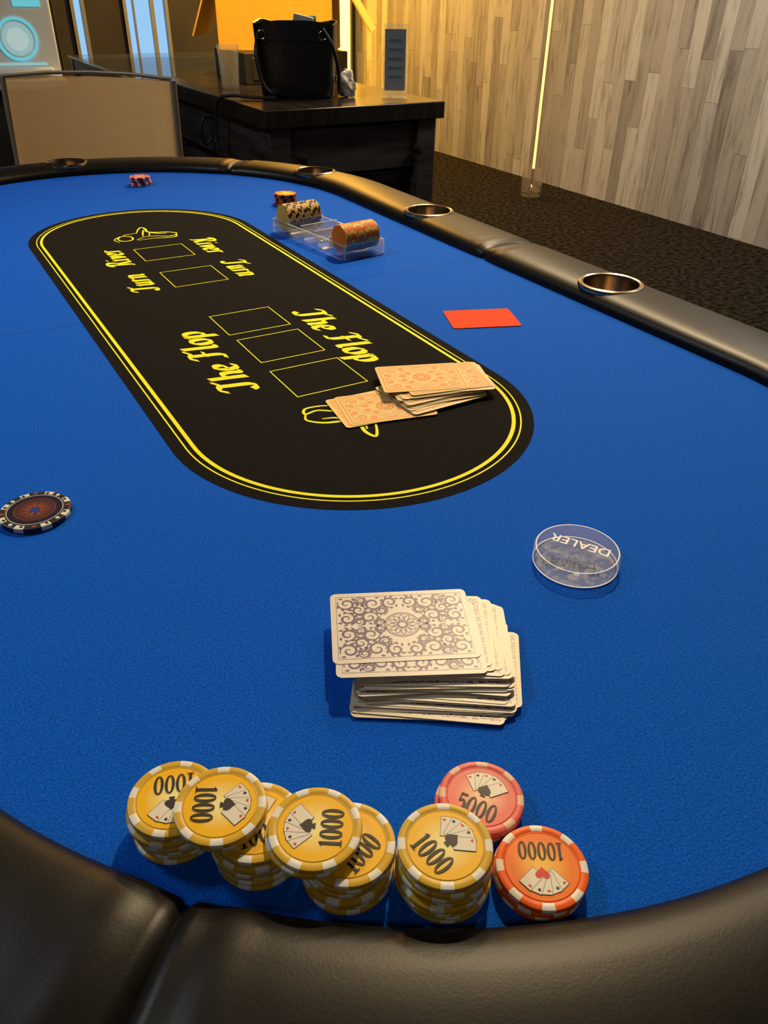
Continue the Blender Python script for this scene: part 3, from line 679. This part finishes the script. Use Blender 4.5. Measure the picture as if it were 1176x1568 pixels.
for i in(0,2,4): a,b=edges[i],edges[i+1]; box(mb,((a+b)/2,0,HC/2),(b-a,Wy,HC))
for a,b in wx: box(mb,((a+b)/2,0,zb/2),(b-a,Wy,zb)); box(mb,((a+b)/2,0,(zt+HC)/2),(b-a,Wy,HC-zt))
mb.obj('wall_back',[M_plain],None,(0,YBk+.05,0),smooth=0)
for i,(a,b) in enumerate(wx):
    g=grp('window_%d'%(i+1),(0,YBk,0)); mb=MB()
    for x in(a+.012,b-.012): box(mb,(x,0,(zb+zt)/2),(.024,.05,zt-zb))
    for z in(zb+.012,zt-.012): box(mb,((a+b)/2,0,z),(b-a-.05,.05,.024))
    if i==1: box(mb,((a+b)/2+.05,0,(zb+zt)/2),(.03,.03,zt-zb-.05)); box(mb,((a+b)/2-.09,0,(zb+zt)/2),(.012,.03,zt-zb-.05))
    mb.obj('frame',[new_mat('grey_frame',(.3,.33,.36),.4)],g)
mb=MB(); box(mb,(0,0,1.3),(.10,.03,2.55),0); box(mb,(0,.02,1.3),(.14,.02,2.6),1)
mb.obj('led_light_strip',[emis('yellow_led',(1.,.46,.03),20.),M_dark],None,(3.58,6.88,0),radians(-30),smooth=0)
g=grp('tube_floor_lamp',(3.42,4.05,0)); mb=MB(); lathe(mb,[(.008,.14),(.008,2.3)],12,0); mb.obj('light_tube',[emis('warm_tube',(1.,.60,.20),1.6)],g)
mb=MB(); lathe(mb,[(.060,.001),(.064,.01),(.066,.17),(.062,.175),(.058,.03),(.01,.026)],40,0); lathe(mb,[(.03,.027),(.025,.05),(.008,.07),(.008,.16)],24,1); mb.obj('glass_foot',[clearmat('foot_glass',(.97,.95,.92),.06,.10,.6),M_steel],g)
# ------------------------------------------------------------------ lights
def downlight_or_fill(x,y,size,W,col,drop=.06,aim=None,cone=40,soft=.05,blend=.6):
    g=grp('downlight_or_added_fill',(x,y,HC-drop)); mb=MB(); r=size/2+.02  # the same fixture also wraps added fill lamps that have no real source
    lathe(mb,[(r,-.02),(r+.015,-.02),(r+.015,drop),(r,drop)],40,0,cap0=False,cap1=False); mb.obj('housing',[M_dark],g)
    if aim:
        L=D.lights.new('lamp','SPOT'); L.spot_size=radians(cone); L.spot_blend=blend; L.shadow_soft_size=soft
    else:
        L=D.lights.new('lamp','AREA'); L.shape='DISK'; L.size=size
    L.energy=W; L.color=col
    o=D.objects.new('lamp',L); link(o,g)
    if aim:
        v=Vector(aim)-Vector((x,y,HC-drop)); o.rotation_euler=v.to_track_quat('-Z','Y').to_euler(); o.location=(0,0,-.03)
downlight_or_fill(1.50,1.75,.18,225,(1,.74,.42),aim=(.38,.70,.75),cone=62,soft=.05,blend=1.)
downlight_or_fill(-1.0,1.9,.5,21,(.86,.93,1.))  # added cool fill to lift the blue felt, no real fixture
downlight_or_fill(-.7,-1.2,.6,5,(1.,.90,.75))  # added fill behind the camera to brighten the chip stack sides
downlight_or_fill(2.35,3.05,.55,48,(1,.76,.46))
downlight_or_fill(3.0,1.9,.4,24,(1,.86,.70))
downlight_or_fill(2.85,5.8,.25,125,(1,.48,.07))  # added amber lamp strengthening the LED strip's glow on the planks
downlight_or_fill(1.05,2.35,.10,420,(1,.54,.06),aim=(1.55,3.45,1.0),cone=27)  # added spot that makes the carton look lit, no real fixture there
w=D.worlds.new('World'); SC.world=w; w.use_nodes=True
w.node_tree.nodes['Background'].inputs[0].default_value=(.36,.66,1,1); w.node_tree.nodes['Background'].inputs[1].default_value=.9
# ------------------------------------------------------------------ camera
p,yaw,roll,f=radians(33.999),radians(30.55),radians(1.077),1198.2
F=Vector((sin(yaw)*cos(p),cos(yaw)*cos(p),-sin(p))); Rr=Vector((cos(yaw),-sin(yaw),0)); U=Rr.cross(F)
R2=Rr*cos(roll)+U*sin(roll); U2=-Rr*sin(roll)+U*cos(roll)
cam=D.cameras.new('camera'); cam.sensor_fit='VERTICAL'; cam.sensor_height=36; cam.lens=f/1568*36; cam.clip_start=.02; cam.clip_end=50
co=D.objects.new('camera',cam); link(co)
Mm=Matrix((R2,U2,-F)).transposed().to_4x4(); Mm.translation=Vector((0,0,Z0+.3443)); co.matrix_world=Mm
SC.camera=co
SC.view_settings.view_transform='Standard'; SC.view_settings.look='None'; SC.view_settings.exposure=0
